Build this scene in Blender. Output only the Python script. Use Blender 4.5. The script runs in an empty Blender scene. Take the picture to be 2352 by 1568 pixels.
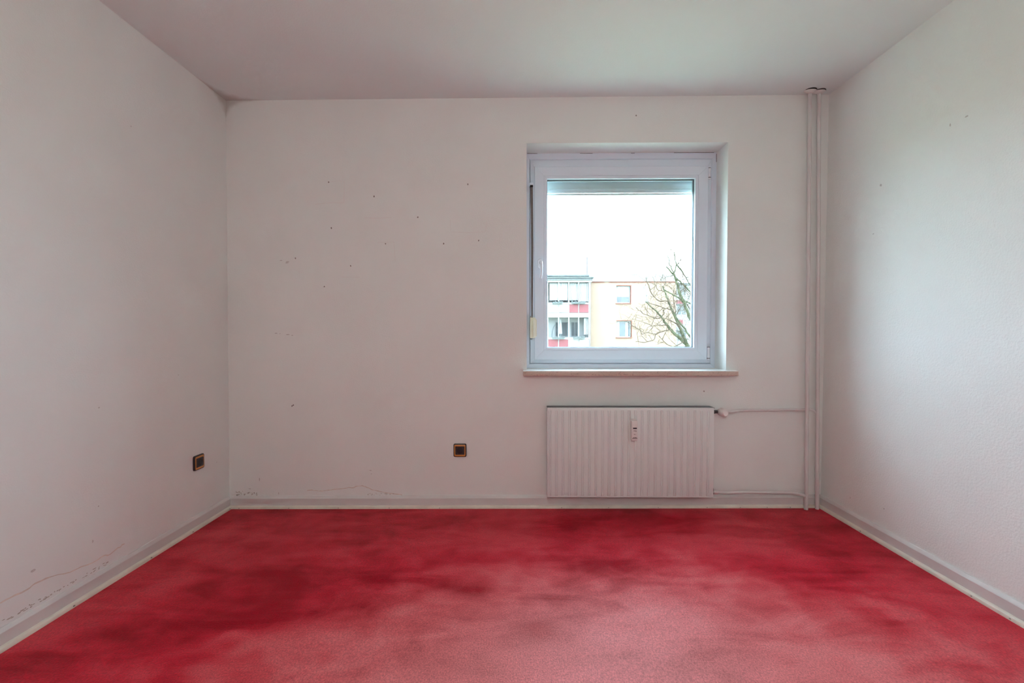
import bpy, bmesh, math, random
from mathutils import Vector, Matrix

SC = bpy.context.scene
COL = SC.collection

# ------------------------------------------------------------------ camera
FPX = 1045.0                                   # focal length in pixels of a 2352 px wide frame (16 mm lens)
YAW, PITCH, ROLL = 0.01016, -0.02444, -0.00118
CAM = Vector((0.0, -2.78865, 1.09255))
_fw = Vector((-math.sin(YAW) * math.cos(PITCH), math.cos(YAW) * math.cos(PITCH), math.sin(PITCH)))
_r0 = Vector((math.cos(YAW), math.sin(YAW), 0))
_u0 = _r0.cross(_fw)
_rt = _r0 * math.cos(ROLL) + _u0 * math.sin(ROLL)
_up = -_r0 * math.sin(ROLL) + _u0 * math.cos(ROLL)
cam_data = bpy.data.cameras.new('camera')
cam_data.sensor_fit = 'HORIZONTAL'
cam_data.sensor_width = 36.0
cam_data.lens = FPX / 2352 * 36.0
cam_data.clip_start = 0.02
cam_data.clip_end = 500
cam = bpy.data.objects.new('camera', cam_data)
COL.objects.link(cam)
_m = Matrix((_rt, _up, -_fw)).transposed().to_4x4()
_m.translation = CAM
cam.matrix_world = _m
SC.camera = cam

# ------------------------------------------------------------------ sky, light, exposure
world = bpy.data.worlds.new('overcast_sky')
SC.world = world
world.use_nodes = True
bg = world.node_tree.nodes['Background']
bg.inputs['Color'].default_value = (0.65, 0.85, 1.0, 1)
bg.inputs['Strength'].default_value = 17.5
FILL_STRENGTH = 33.0  # added fill light, not a known light of the room
FILL_COLOR = (1.0, 0.995, 0.985, 1)
SC.view_settings.view_transform = 'Standard'
SC.view_settings.look = 'None'
SC.view_settings.gamma = 1.0
SC.view_settings.use_curve_mapping = False
SC.view_settings.exposure = 0.0
SC.cycles.use_denoising = True
SC.cycles.max_bounces = 8
SC.cycles.diffuse_bounces = 6
SC.cycles.glossy_bounces = 3
SC.cycles.use_adaptive_sampling = True
SC.cycles.adaptive_threshold = 0.17
SC.cycles.adaptive_min_samples = 12
SC.cycles.transparent_max_bounces = 24
SC.cycles.sample_clamp_indirect = 6.0
SC.cycles.caustics_reflective = False
SC.cycles.caustics_refractive = False
# sampling portal in the window opening (adds no light of its own)
pd = bpy.data.lights.new('window_portal', 'AREA')
pd.shape = 'RECTANGLE'
pd.size, pd.size_y = 1.22, 1.40
pd.cycles.is_portal = True
portal = bpy.data.objects.new('window_portal', pd)
portal.location = (0.69, 0.30, 1.535)
portal.rotation_euler = (math.radians(-90), 0, 0)
COL.objects.link(portal)


def P(px, py, Y):
    """pixel of the photograph -> point on the vertical plane y = Y"""
    d = _fw * FPX + _rt * (px - 1176) + _up * (784 - py)
    return CAM + d * ((Y - CAM.y) / d.y)


def PX(px, py, X):
    d = _fw * FPX + _rt * (px - 1176) + _up * (784 - py)
    return CAM + d * ((X - CAM.x) / d.x)


# ------------------------------------------------------------------ materials
def nodes_of(m):
    m.use_nodes = True
    return m.node_tree.nodes, m.node_tree.links


def mat(name, col, rough=0.6, spec=0.5, var=0.06, vscale=6.0, bump=0.0, bscale=80.0, metal=0.0, emit=None, estr=0.0):
    """principled surface whose colour is stirred by noise, with an optional fine relief"""
    m = bpy.data.materials.new(name)
    n, l = nodes_of(m)
    b = n['Principled BSDF']
    tc = n.new('ShaderNodeTexCoord')
    nz = n.new('ShaderNodeTexNoise')
    nz.inputs['Scale'].default_value = vscale
    nz.inputs['Detail'].default_value = 5
    l.new(tc.outputs['Object'], nz.inputs['Vector'])
    rp = n.new('ShaderNodeValToRGB')
    rp.color_ramp.elements[0].position = 0.3
    rp.color_ramp.elements[1].position = 0.7
    rp.color_ramp.elements[0].color = (col[0] * (1 - var), col[1] * (1 - var), col[2] * (1 - var), 1)
    rp.color_ramp.elements[1].color = (min(1, col[0] * (1 + var)), min(1, col[1] * (1 + var)), min(1, col[2] * (1 + var)), 1)
    l.new(nz.outputs['Fac'], rp.inputs['Fac'])
    l.new(rp.outputs['Color'], b.inputs['Base Color'])
    b.inputs['Roughness'].default_value = rough
    b.inputs['Specular IOR Level'].default_value = spec
    b.inputs['Metallic'].default_value = metal
    if bump:
        nb = n.new('ShaderNodeTexNoise')
        nb.inputs['Scale'].default_value = bscale
        nb.inputs['Detail'].default_value = 4
        l.new(tc.outputs['Object'], nb.inputs['Vector'])
        bp = n.new('ShaderNodeBump')
        bp.inputs['Strength'].default_value = bump
        bp.inputs['Distance'].default_value = 0.01
        l.new(nb.outputs['Fac'], bp.inputs['Height'])
        l.new(bp.outputs['Normal'], b.inputs['Normal'])
    if emit:
        b.inputs['Emission Color'].default_value = emit
        b.inputs['Emission Strength'].default_value = estr
    return m


def math_node(n, l, op, a, b=None, clamp=False):
    x = n.new('ShaderNodeMath')
    x.operation = op
    x.use_clamp = clamp
    for i, v in enumerate((a, b)):
        if v is None:
            continue
        if isinstance(v, (int, float)):
            x.inputs[i].default_value = v
        else:
            l.new(v, x.inputs[i])
    return x.outputs[0]


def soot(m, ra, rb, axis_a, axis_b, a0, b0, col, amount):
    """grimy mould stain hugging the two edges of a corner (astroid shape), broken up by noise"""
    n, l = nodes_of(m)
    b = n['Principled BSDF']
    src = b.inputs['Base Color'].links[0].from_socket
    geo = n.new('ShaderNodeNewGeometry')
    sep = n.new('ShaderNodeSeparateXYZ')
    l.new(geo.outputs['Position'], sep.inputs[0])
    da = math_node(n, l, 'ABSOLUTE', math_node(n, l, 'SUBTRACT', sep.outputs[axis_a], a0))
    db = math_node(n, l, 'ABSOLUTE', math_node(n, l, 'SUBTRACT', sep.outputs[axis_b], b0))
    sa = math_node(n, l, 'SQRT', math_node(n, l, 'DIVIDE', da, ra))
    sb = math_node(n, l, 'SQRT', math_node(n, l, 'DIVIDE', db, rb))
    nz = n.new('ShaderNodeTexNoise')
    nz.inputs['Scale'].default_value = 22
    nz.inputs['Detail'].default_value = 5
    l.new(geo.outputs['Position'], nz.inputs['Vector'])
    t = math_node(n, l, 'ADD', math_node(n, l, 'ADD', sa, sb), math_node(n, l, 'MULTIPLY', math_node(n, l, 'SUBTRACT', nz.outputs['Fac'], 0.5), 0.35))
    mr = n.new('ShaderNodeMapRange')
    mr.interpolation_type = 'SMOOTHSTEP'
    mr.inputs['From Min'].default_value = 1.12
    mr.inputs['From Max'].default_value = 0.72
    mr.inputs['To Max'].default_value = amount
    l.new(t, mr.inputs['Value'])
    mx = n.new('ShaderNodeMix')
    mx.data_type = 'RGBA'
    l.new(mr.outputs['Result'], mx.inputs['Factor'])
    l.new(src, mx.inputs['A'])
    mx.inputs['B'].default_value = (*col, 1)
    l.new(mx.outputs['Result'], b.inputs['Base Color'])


WALL = (0.795, 0.815, 0.79)
M = {}
M['wall_back'] = mat('painted_plaster_back', WALL, 0.75, 0.3, 0.02, 2.5, 0.10, 160)
M['wall_left'] = mat('painted_plaster_left', WALL, 0.75, 0.3, 0.02, 2.5, 0.10, 160)
M['wall_right'] = mat('painted_plaster_right', WALL, 0.75, 0.3, 0.02, 2.5, 0.22, 120)
M['ceiling'] = mat('painted_ceiling', (0.775, 0.825, 0.825), 0.8, 0.3, 0.015, 2.0, 0.06, 140)
M['baseboard'] = mat('grey_skirting_paint', (0.66, 0.645, 0.625), 0.42, 0.45, 0.05, 5, 0.05, 60)
M['bead'] = mat('cream_bead_paint', (0.74, 0.7, 0.6), 0.5, 0.4, 0.09, 14, 0.05, 60)
M['pvc'] = mat('white_pvc', (0.74, 0.82, 0.92), 0.38, 0.45, 0.012, 3)
M['pvc_lever'] = mat('white_handle', (0.82, 0.86, 0.93), 0.3, 0.5, 0.01, 3)
M['gasket'] = mat('dark_gasket', (0.045, 0.075, 0.11), 0.45, 0.4, 0.1, 10)
M['spacer'] = mat('grey_spacer', (0.35, 0.38, 0.40), 0.4, 0.5, 0.1, 10)
M['dark_gap'] = mat('dark_crack', (0.05, 0.045, 0.04), 0.9, 0.1, 0.2, 40)
M['slat'] = mat('grey_green_slat', (0.66, 0.72, 0.7), 0.5, 0.4, 0.03, 6)
M['slat_bar'] = mat('pale_end_bar', (0.8, 0.84, 0.83), 0.45, 0.4, 0.03, 6)
M['strap'] = mat('brown_webbing', (0.2, 0.17, 0.16), 0.85, 0.2, 0.15, 120, 0.2, 300)
M['winder'] = mat('yellowed_plastic', (0.80, 0.74, 0.56), 0.45, 0.45, 0.03, 12)
M['winder_pale'] = mat('cream_plastic', (0.84, 0.80, 0.66), 0.45, 0.45, 0.03, 12)
M['steel'] = mat('dull_steel', (0.30, 0.29, 0.28), 0.4, 0.5, 0.1, 30, metal=0.7)
M['radiator'] = mat('radiator_enamel', (0.77, 0.80, 0.785), 0.38, 0.45, 0.02, 5)
M['grille'] = mat('grey_radiator_top', (0.14, 0.145, 0.155), 0.5, 0.4, 0.12, 30, 0.1, 120)
M['pipe'] = mat('painted_pipe', (0.68, 0.655, 0.64), 0.4, 0.45, 0.04, 9, 0.05, 60)
M['white_plastic'] = mat('white_plastic', (0.76, 0.73, 0.71), 0.42, 0.45, 0.02, 9)
M['knob_end'] = mat('white_knob_end', (0.82, 0.79, 0.77), 0.4, 0.45, 0.02, 9)
M['black_plastic'] = mat('black_plastic', (0.018, 0.015, 0.016), 0.35, 0.5, 0.15, 20)
M['socket_face'] = mat('dark_brown_plastic', (0.045, 0.036, 0.035), 0.4, 0.5, 0.12, 20)
M['gold'] = mat('amber_gold_trim', (0.62, 0.27, 0.07), 0.35, 0.5, 0.1, 25)
M['brass'] = mat('brass_clip', (0.35, 0.30, 0.18), 0.35, 0.5, 0.1, 25, metal=0.6)
M['ink'] = mat('dark_print', (0.10, 0.08, 0.08), 0.6, 0.3, 0.1, 60)
M['lcd'] = mat('dark_display', (0.03, 0.022, 0.03), 0.25, 0.5, 0.1, 60)
M['mark'] = mat('nail_hole_mark', (0.3, 0.26, 0.24), 0.9, 0.1, 0.2, 60)
M['scuff'] = mat('grey_scuff', (0.58, 0.55, 0.53), 0.9, 0.1, 0.15, 60)
M['mould'] = mat('mould_speck', (0.48, 0.44, 0.39), 0.9, 0.1, 0.25, 90)
M['stain'] = mat('tan_stain', (0.7, 0.62, 0.55), 0.85, 0.2, 0.12, 40)
M['ghost'] = mat('faint_outline', (0.77, 0.75, 0.73), 0.85, 0.2, 0.03, 40)
M['door'] = mat('white_door', (0.72, 0.70, 0.66), 0.45, 0.45, 0.02, 4)
M['opal'] = mat('fill_glow_glass', (0.9, 0.88, 0.84), 0.4, 0.5, 0.01, 4, emit=FILL_COLOR, estr=FILL_STRENGTH)  # glowing globe of the added fill light
# outdoors
M['lawn'] = mat('lawn', (0.27, 0.29, 0.19), 0.9, 0.2, 0.3, 0.7, 0.3, 8)
M['own_facade'] = mat('own_render', (0.341, 0.322, 0.291), 0.85, 0.2, 0.05, 1)
M['orange'] = mat('apricot_render', (0.228, 0.156, 0.116), 0.85, 0.2, 0.025, 1.2)
M['fwhite'] = mat('white_render', (0.24, 0.235, 0.23), 0.85, 0.2, 0.02, 1.2)
M['coral'] = mat('coral_reveal', (0.15, 0.055, 0.04), 0.8, 0.2, 0.05, 3)
M['redpanel'] = mat('red_parapet_panel', (0.155, 0.042, 0.046), 0.6, 0.3, 0.06, 9)
M['eave'] = mat('grey_eave', (0.1, 0.105, 0.105), 0.7, 0.3, 0.15, 5)
M['fglass'] = mat('far_glass', (0.045, 0.05, 0.055), 0.12, 0.6, 0.2, 3)
M['fcurtain'] = mat('white_curtain', (0.3, 0.3, 0.3), 0.9, 0.1, 0.10, 4)
M['fcurtain_grey'] = mat('grey_curtain', (0.12, 0.13, 0.14), 0.9, 0.1, 0.10, 4)
M['flower'] = mat('planter', (0.1, 0.11, 0.105), 0.8, 0.2, 0.35, 9)
M['flue'] = mat('flue_metal', (0.07, 0.075, 0.08), 0.5, 0.4, 0.1, 4)
M['bark'] = mat('mossy_bark', (0.062, 0.062, 0.036), 0.9, 0.15, 0.45, 6)
M['twig'] = mat('twig_bark', (0.085, 0.06, 0.042), 0.9, 0.15, 0.3, 6)
M['cushion'] = mat('parasol_cloth', (0.273, 0.267, 0.26), 0.9, 0.1, 0.06, 6)
M['dark_metal'] = mat('dark_metal', (0.062, 0.074, 0.074), 0.5, 0.4, 0.1, 6)

# marble of the sill
def marble():
    m = mat('cream_marble', (0.62, 0.50, 0.42), 0.30, 0.5, 0.06, 12)
    n, l = nodes_of(m)
    b = n['Principled BSDF']
    src = b.inputs['Base Color'].links[0].from_socket
    tc = n.new('ShaderNodeTexCoord')
    mp = n.new('ShaderNodeMapping')
    mp.inputs['Scale'].default_value = (1.0, 1.0, 1.6)
    l.new(tc.outputs['Object'], mp.inputs['Vector'])
    nz = n.new('ShaderNodeTexNoise')
    nz.inputs['Scale'].default_value = 45
    nz.inputs['Detail'].default_value = 6
    nz.inputs['Distortion'].default_value = 2.0
    l.new(mp.outputs['Vector'], nz.inputs['Vector'])
    mr = n.new('ShaderNodeMapRange')
    mr.inputs['From Min'].default_value = 0.57
    mr.inputs['From Max'].default_value = 0.63
    mr.inputs['To Max'].default_value = 0.55
    l.new(nz.outputs['Fac'], mr.inputs['Value'])
    mx = n.new('ShaderNodeMix')
    mx.data_type = 'RGBA'
    l.new(mr.outputs['Result'], mx.inputs['Factor'])
    l.new(src, mx.inputs['A'])
    mx.inputs['B'].default_value = (0.24, 0.17, 0.13, 1)
    l.new(mx.outputs['Result'], b.inputs['Base Color'])
    return m
M['marble'] = marble()
M['sill_top'] = mat('white_sill_paint', (0.80, 0.79, 0.76), 0.35, 0.45, 0.02, 6)

def glass():
    m = bpy.data.materials.new('window_glass')
    n, l = nodes_of(m)
    n.remove(n['Principled BSDF'])
    out = n['Material Output']
    tr = n.new('ShaderNodeBsdfTransparent')
    gl = n.new('ShaderNodeBsdfGlossy')
    gl.inputs['Roughness'].default_value = 0.01
    geo = n.new('ShaderNodeNewGeometry')        # Schlick reflectance, the same on both faces of the thin pane
    dt = n.new('ShaderNodeVectorMath')
    dt.operation = 'DOT_PRODUCT'
    l.new(geo.outputs['Incoming'], dt.inputs[0])
    l.new(geo.outputs['Normal'], dt.inputs[1])
    c1 = math_node(n, l, 'SUBTRACT', 1.0, math_node(n, l, 'ABSOLUTE', dt.outputs['Value']))
    fr_ = math_node(n, l, 'ADD', math_node(n, l, 'MULTIPLY', math_node(n, l, 'POWER', c1, 5.0), 0.6), 0.02, True)
    tc = n.new('ShaderNodeTexCoord')
    nz = n.new('ShaderNodeTexNoise')
    nz.inputs['Scale'].default_value = 3
    l.new(tc.outputs['Object'], nz.inputs['Vector'])
    rp = n.new('ShaderNodeValToRGB')
    rp.color_ramp.elements[0].color = (0.955, 0.975, 0.97, 1)
    rp.color_ramp.elements[1].color = (0.975, 0.985, 0.985, 1)
    l.new(nz.outputs['Fac'], rp.inputs['Fac'])
    l.new(rp.outputs['Color'], tr.inputs['Color'])
    mx = n.new('ShaderNodeMixShader')
    l.new(fr_, mx.inputs[0])
    l.new(tr.outputs[0], mx.inputs[1])
    l.new(gl.outputs[0], mx.inputs[2])
    l.new(mx.outputs[0], out.inputs['Surface'])
    return m
M['glass'] = glass()

WINDOW_GLOW = 0.62  # strength of the window glow painted into the carpet colour
def carpet():
    """red velour with window glow painted in: pile brushed into lighter and darker strokes, velvet sheen, fine tufts"""
    m = bpy.data.materials.new('red_velour_carpet')
    n, l = nodes_of(m)
    b = n['Principled BSDF']
    tc = n.new('ShaderNodeTexCoord')
    def noise(scale, detail, dist, sx, sy, rot=0.0):
        mp = n.new('ShaderNodeMapping')
        mp.inputs['Scale'].default_value = (sx, sy, 1)
        mp.inputs['Rotation'].default_value = (0, 0, rot)
        l.new(tc.outputs['Object'], mp.inputs['Vector'])
        x = n.new('ShaderNodeTexNoise')
        x.inputs['Scale'].default_value = scale
        x.inputs['Detail'].default_value = detail
        x.inputs['Distortion'].default_value = dist
        l.new(mp.outputs['Vector'], x.inputs['Vector'])
        return x.outputs['Fac']
    big = noise(1.3, 4, 0.6, 1, 1.3, 0.5)
    streak = noise(2.6, 4, 1.0, 0.8, 2.4, -0.45)
    blot = noise(7.0, 4, 0.6, 1, 1)
    tuft = noise(210, 3, 0.4, 1, 0.75)
    lay = math_node(n, l, 'ADD', math_node(n, l, 'MULTIPLY', big, 0.55), math_node(n, l, 'MULTIPLY', streak, 0.45))
    lay = math_node(n, l, 'ADD', math_node(n, l, 'MULTIPLY', lay, 0.78), math_node(n, l, 'MULTIPLY', blot, 0.22))
    rp = n.new('ShaderNodeValToRGB')
    e = rp.color_ramp.elements
    e[0].position, e[0].color = 0.41, (0.33, 0.001, 0.012, 1)
    e[1].position, e[1].color = 0.585, (0.60, 0.024, 0.047, 1)
    x = e.new(0.50); x.color = (0.51, 0.004, 0.024, 1)
    l.new(lay, rp.inputs['Fac'])
    # window glow painted into the pile colour: pale middle, ragged outline
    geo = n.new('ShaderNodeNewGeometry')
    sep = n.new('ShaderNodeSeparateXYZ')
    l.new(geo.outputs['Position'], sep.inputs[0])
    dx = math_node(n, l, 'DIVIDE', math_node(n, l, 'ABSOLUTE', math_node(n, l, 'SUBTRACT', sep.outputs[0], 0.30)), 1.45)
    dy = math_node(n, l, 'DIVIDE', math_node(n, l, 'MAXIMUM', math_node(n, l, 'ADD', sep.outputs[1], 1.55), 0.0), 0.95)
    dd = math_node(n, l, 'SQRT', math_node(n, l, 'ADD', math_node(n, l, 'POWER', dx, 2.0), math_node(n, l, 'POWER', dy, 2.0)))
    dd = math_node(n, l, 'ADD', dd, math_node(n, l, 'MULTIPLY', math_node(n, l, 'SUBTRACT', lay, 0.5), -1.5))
    glow_range = n.new('ShaderNodeMapRange')
    glow_range.interpolation_type = 'SMOOTHSTEP'
    glow_range.inputs['From Min'].default_value = 1.08
    glow_range.inputs['From Max'].default_value = 0.30
    glow_range.inputs['To Max'].default_value = WINDOW_GLOW
    l.new(dd, glow_range.inputs['Value'])
    glow_mix = n.new('ShaderNodeMix')
    glow_mix.data_type = 'RGBA'
    l.new(glow_range.outputs['Result'], glow_mix.inputs['Factor'])
    l.new(rp.outputs['Color'], glow_mix.inputs['A'])
    glow_mix.inputs['B'].default_value = (0.68, 0.27, 0.26, 1)
    mx = n.new('ShaderNodeMix')
    mx.data_type = 'RGBA'
    mx.blend_type = 'MULTIPLY'
    mx.inputs['Factor'].default_value = 1.0
    tr = n.new('ShaderNodeMapRange')
    tr.inputs['From Min'].default_value = 0.3
    tr.inputs['From Max'].default_value = 0.7
    tr.inputs['To Min'].default_value = 0.72
    tr.inputs['To Max'].default_value = 1.27
    l.new(tuft, tr.inputs['Value'])
    l.new(glow_mix.outputs['Result'], mx.inputs['A'])
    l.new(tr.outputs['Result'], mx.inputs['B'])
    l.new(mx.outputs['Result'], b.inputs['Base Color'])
    # brushed-up pile catches more light than pile laid flat
    sh = n.new('ShaderNodeMapRange')
    sh.inputs['From Min'].default_value = 0.38
    sh.inputs['From Max'].default_value = 0.60
    sh.inputs['To Min'].default_value = 0.0
    sh.inputs['To Max'].default_value = 0.06
    l.new(lay, sh.inputs['Value'])
    l.new(sh.outputs['Result'], b.inputs['Sheen Weight'])
    b.inputs['Sheen Roughness'].default_value = 0.42
    b.inputs['Sheen Tint'].default_value = (1.0, 0.72, 0.70, 1)
    b.inputs['Roughness'].default_value = 0.44
    sp = n.new('ShaderNodeMapRange')
    sp.inputs['From Min'].default_value = 0.38
    sp.inputs['From Max'].default_value = 0.60
    sp.inputs['To Min'].default_value = 0.12
    sp.inputs['To Max'].default_value = 0.40
    l.new(lay, sp.inputs['Value'])
    l.new(sp.outputs['Result'], b.inputs['Specular IOR Level'])
    b.inputs['Specular Tint'].default_value = (1.0, 0.55, 0.55, 1)
    bp = n.new('ShaderNodeBump')
    bp.inputs['Strength'].default_value = 0.35
    bp.inputs['Distance'].default_value = 0.004
    l.new(tuft, bp.inputs['Height'])
    bp2 = n.new('ShaderNodeBump')
    bp2.inputs['Strength'].default_value = 0.2
    bp2.inputs['Distance'].default_value = 0.03
    l.new(lay, bp2.inputs['Height'])
    l.new(bp.outputs['Normal'], bp2.inputs['Normal'])
    l.new(bp2.outputs['Normal'], b.inputs['Normal'])
    return m
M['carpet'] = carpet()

# ------------------------------------------------------------------ mesh helpers
class MB:
    def __init__(self):
        self.v, self.f = [], []

    def add(self, verts, faces):
        o = len(self.v)
        self.v += [tuple(p) for p in verts]
        self.f += [tuple(o + i for i in f) for f in faces]
        return self

    def box(self, x0, x1, y0, y1, z0, z1):
        return self.add([(x, y, z) for z in (z0, z1) for y in (y0, y1) for x in (x0, x1)],
                        [(0, 2, 3, 1), (4, 5, 7, 6), (0, 1, 5, 4), (2, 6, 7, 3), (0, 4, 6, 2), (1, 3, 7, 5)])

    def loft(self, loops, cap0=True, cap1=True, closed=True):
        n = len(loops[0])
        vs, fs = [], []
        for lp in loops:
            vs += list(lp)
        for k in range(len(loops) - 1):
            for i in range(n if closed else n - 1):
                j = (i + 1) % n
                fs.append((k * n + i, k * n + j, (k + 1) * n + j, (k + 1) * n + i))
        if cap0:
            fs.append(tuple(reversed(range(n))))
        if cap1:
            fs.append(tuple((len(loops) - 1) * n + i for i in range(n)))
        return self.add(vs, fs)

    def tube(self, pts, rad, sides=12, caps=True, start=None):
        pts = [Vector(p) for p in pts]
        if isinstance(rad, (int, float)):
            rad = [rad] * len(pts)
        loops = []
        prev = None
        for i, p in enumerate(pts):
            t = (pts[min(i + 1, len(pts) - 1)] - pts[max(i - 1, 0)]).normalized()
            if prev is None:
                a = Vector((0, 0, 1)) if abs(t.z) < 0.9 else Vector((1, 0, 0))
                u = t.cross(a).normalized()
            else:
                u = (prev - t * prev.dot(t)).normalized()
            w = t.cross(u)
            prev = u
            loops.append([p + (u * math.cos(2 * math.pi * k / sides) + w * math.sin(2 * math.pi * k / sides)) * rad[i] for k in range(sides)])
        return self.loft(loops, caps, caps)

    def build(self, name, material, parent=None, smooth=False, bevel=0.0, seg=2, label=None):
        me = bpy.data.meshes.new(name)
        me.from_pydata(self.v, [], self.f)
        bm = bmesh.new()
        bm.from_mesh(me)
        bmesh.ops.recalc_face_normals(bm, faces=bm.faces)
        if bevel:
            es = [e for e in bm.edges if len(e.link_faces) == 2 and e.calc_face_angle(0) > 0.6]
            bmesh.ops.bevel(bm, geom=es, offset=bevel, segments=seg, affect='EDGES', profile=0.5)
        bm.to_mesh(me)
        bm.free()
        if smooth:
            for p in me.polygons:
                p.use_smooth = True
            try:
                me.set_sharp_from_angle(angle=math.radians(40))
            except Exception:
                pass
        me.materials.append(M[material] if isinstance(material, str) else material)
        o = bpy.data.objects.new(name, me)
        COL.objects.link(o)
        if parent is not None:
            o.parent = parent
            o.matrix_parent_inverse = Matrix.Translation(parent.location).inverted()
        if label:
            o['label'] = label
        return o


def box(name, x0, x1, y0, y1, z0, z1, material, parent=None, bevel=0.0, label=None, seg=2):
    return MB().box(min(x0, x1), max(x0, x1), min(y0, y1), max(y0, y1), min(z0, z1), max(z0, z1)).build(name, material, parent, bevel=bevel, label=label, seg=seg, smooth=bevel > 0)


def thing(name, label, cat, loc, group=None, kind=None):
    o = bpy.data.objects.new(name, None)
    o.empty_display_size = 0.05
    o.location = loc
    COL.objects.link(o)
    if label:
        o['label'] = label
    if cat:
        o['category'] = cat
    if group:
        o['group'] = group
    if kind:
        o['kind'] = kind
    return o


def struct(o, label=None, cat=None):
    o['kind'] = 'structure'
    if label:
        o['label'] = label
    if cat:
        o['category'] = cat
    return o


def rrect(w, h, r, n=5):
    pts = []
    for cx, cy, a0 in ((w / 2 - r, h / 2 - r, 0), (-w / 2 + r, h / 2 - r, 90), (-w / 2 + r, -h / 2 + r, 180), (w / 2 - r, -h / 2 + r, 270)):
        for k in range(n):
            a = math.radians(a0 + 90 * k / (n - 1))
            pts.append((cx + r * math.cos(a), cy + r * math.sin(a)))
    return pts


def circ(r, n, ph=0.0):
    return [(r * math.cos(2 * math.pi * k / n + ph), r * math.sin(2 * math.pi * k / n + ph)) for k in range(n)]


def holed_wall(x0, x1, z0, z1, y0, y1, holes):
    """slab between y0 and y1 with rectangular openings (hx0, hx1, hz0, hz1), reveals included"""
    xs = sorted({x0, x1, *[h[0] for h in holes], *[h[1] for h in holes]})
    zs = sorted({z0, z1, *[h[2] for h in holes], *[h[3] for h in holes]})
    mb = MB()
    def inh(cx, cz):
        return any(h[0] < cx < h[1] and h[2] < cz < h[3] for h in holes)
    for i in range(len(xs) - 1):
        for k in range(len(zs) - 1):
            a, b, c, d = xs[i], xs[i + 1], zs[k], zs[k + 1]
            if inh((a + b) / 2, (c + d) / 2):
                continue
            for y in (y0, y1):
                mb.add([(a, y, c), (b, y, c), (b, y, d), (a, y, d)], [(0, 1, 2, 3)])
    for a, b, c, d in list(holes) + [(x0, x1, z0, z1)]:
        mb.add([(a, y0, c), (b, y0, c), (b, y0, d), (a, y0, d), (a, y1, c), (b, y1, c), (b, y1, d), (a, y1, d)],
               [(0, 1, 5, 4), (1, 2, 6, 5), (2, 3, 7, 6), (3, 0, 4, 7)])
    return mb

# ------------------------------------------------------------------ the room
XLB, XLT = -1.788, -1.769        # left wall at floor and at ceiling (the old walls are not quite plumb)
XRB, XRT = 1.866, 1.879
ZFL, ZFR = -0.008, 0.009         # floor height at left and right
ZCL, ZCR = 2.493, 2.5065         # ceiling height at left and right
YR = -4.55                       # rear wall
def zf(x): return ZFL + (ZFR - ZFL) * (x - XLB) / (XRB - XLB)
def zc(x): return ZCL + (ZCR - ZCL) * (x - XLT) / (XRT - XLT)
def xl(z): return XLB + (XLT - XLB) * z / 2.5
def xr(z): return XRB + (XRT - XRB) * z / 2.5

T = 0.12
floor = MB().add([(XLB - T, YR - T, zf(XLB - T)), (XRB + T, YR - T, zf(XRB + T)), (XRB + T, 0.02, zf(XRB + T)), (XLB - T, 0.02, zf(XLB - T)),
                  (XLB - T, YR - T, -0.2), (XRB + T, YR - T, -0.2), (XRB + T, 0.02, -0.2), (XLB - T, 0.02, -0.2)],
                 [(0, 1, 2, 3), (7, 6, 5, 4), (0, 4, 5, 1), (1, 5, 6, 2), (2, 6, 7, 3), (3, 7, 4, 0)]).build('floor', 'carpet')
struct(floor, 'red velour carpet covering the whole floor, window glow painted in', 'carpet')
ceiling = MB().add([(XLT - T, YR - T, zc(XLT - T)), (XRT + T, YR - T, zc(XRT + T)), (XRT + T, 0.02, zc(XRT + T)), (XLT - T, 0.02, zc(XLT - T)),
                    (XLT - T, YR - T, 2.75), (XRT + T, YR - T, 2.75), (XRT + T, 0.02, 2.75), (XLT - T, 0.02, 2.75)],
                   [(3, 2, 1, 0), (4, 5, 6, 7), (1, 5, 4, 0), (2, 6, 5, 1), (3, 7, 6, 2), (0, 4, 7, 3)]).build('ceiling', 'ceiling')
struct(ceiling, 'plain white painted ceiling with grimy back left corner', 'ceiling')
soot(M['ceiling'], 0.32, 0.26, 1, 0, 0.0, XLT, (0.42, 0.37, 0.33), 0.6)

def side_wall(name, xb, xt, s, m):
    d = s * T
    mb = MB()
    mb.add([(xb, YR - T, -0.05), (xb, 0.02, -0.05), (xt, 0.02, 2.55), (xt, YR - T, 2.55),
            (xb + d, YR - T, -0.05), (xb + d, 0.02, -0.05), (xt + d, 0.02, 2.55), (xt + d, YR - T, 2.55)],
           [(0, 1, 2, 3), (4, 7, 6, 5), (0, 4, 5, 1), (1, 5, 6, 2), (2, 6, 7, 3), (3, 7, 4, 0)])
    return mb.build(name, m)
wall_left = struct(side_wall('wall_left', XLB, XLT, -1, 'wall_left'), 'bare off-white left wall with a tan water line above the skirting', 'wall')
wall_right = struct(side_wall('wall_right', XRB, XRT, 1, 'wall_right'), 'bare off-white right wall beside the pipes, lit by the window', 'wall')
soot(M['wall_left'], 0.20, 0.16, 1, 2, 0.0, 2.49, (0.44, 0.39, 0.34), 0.5)

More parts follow.
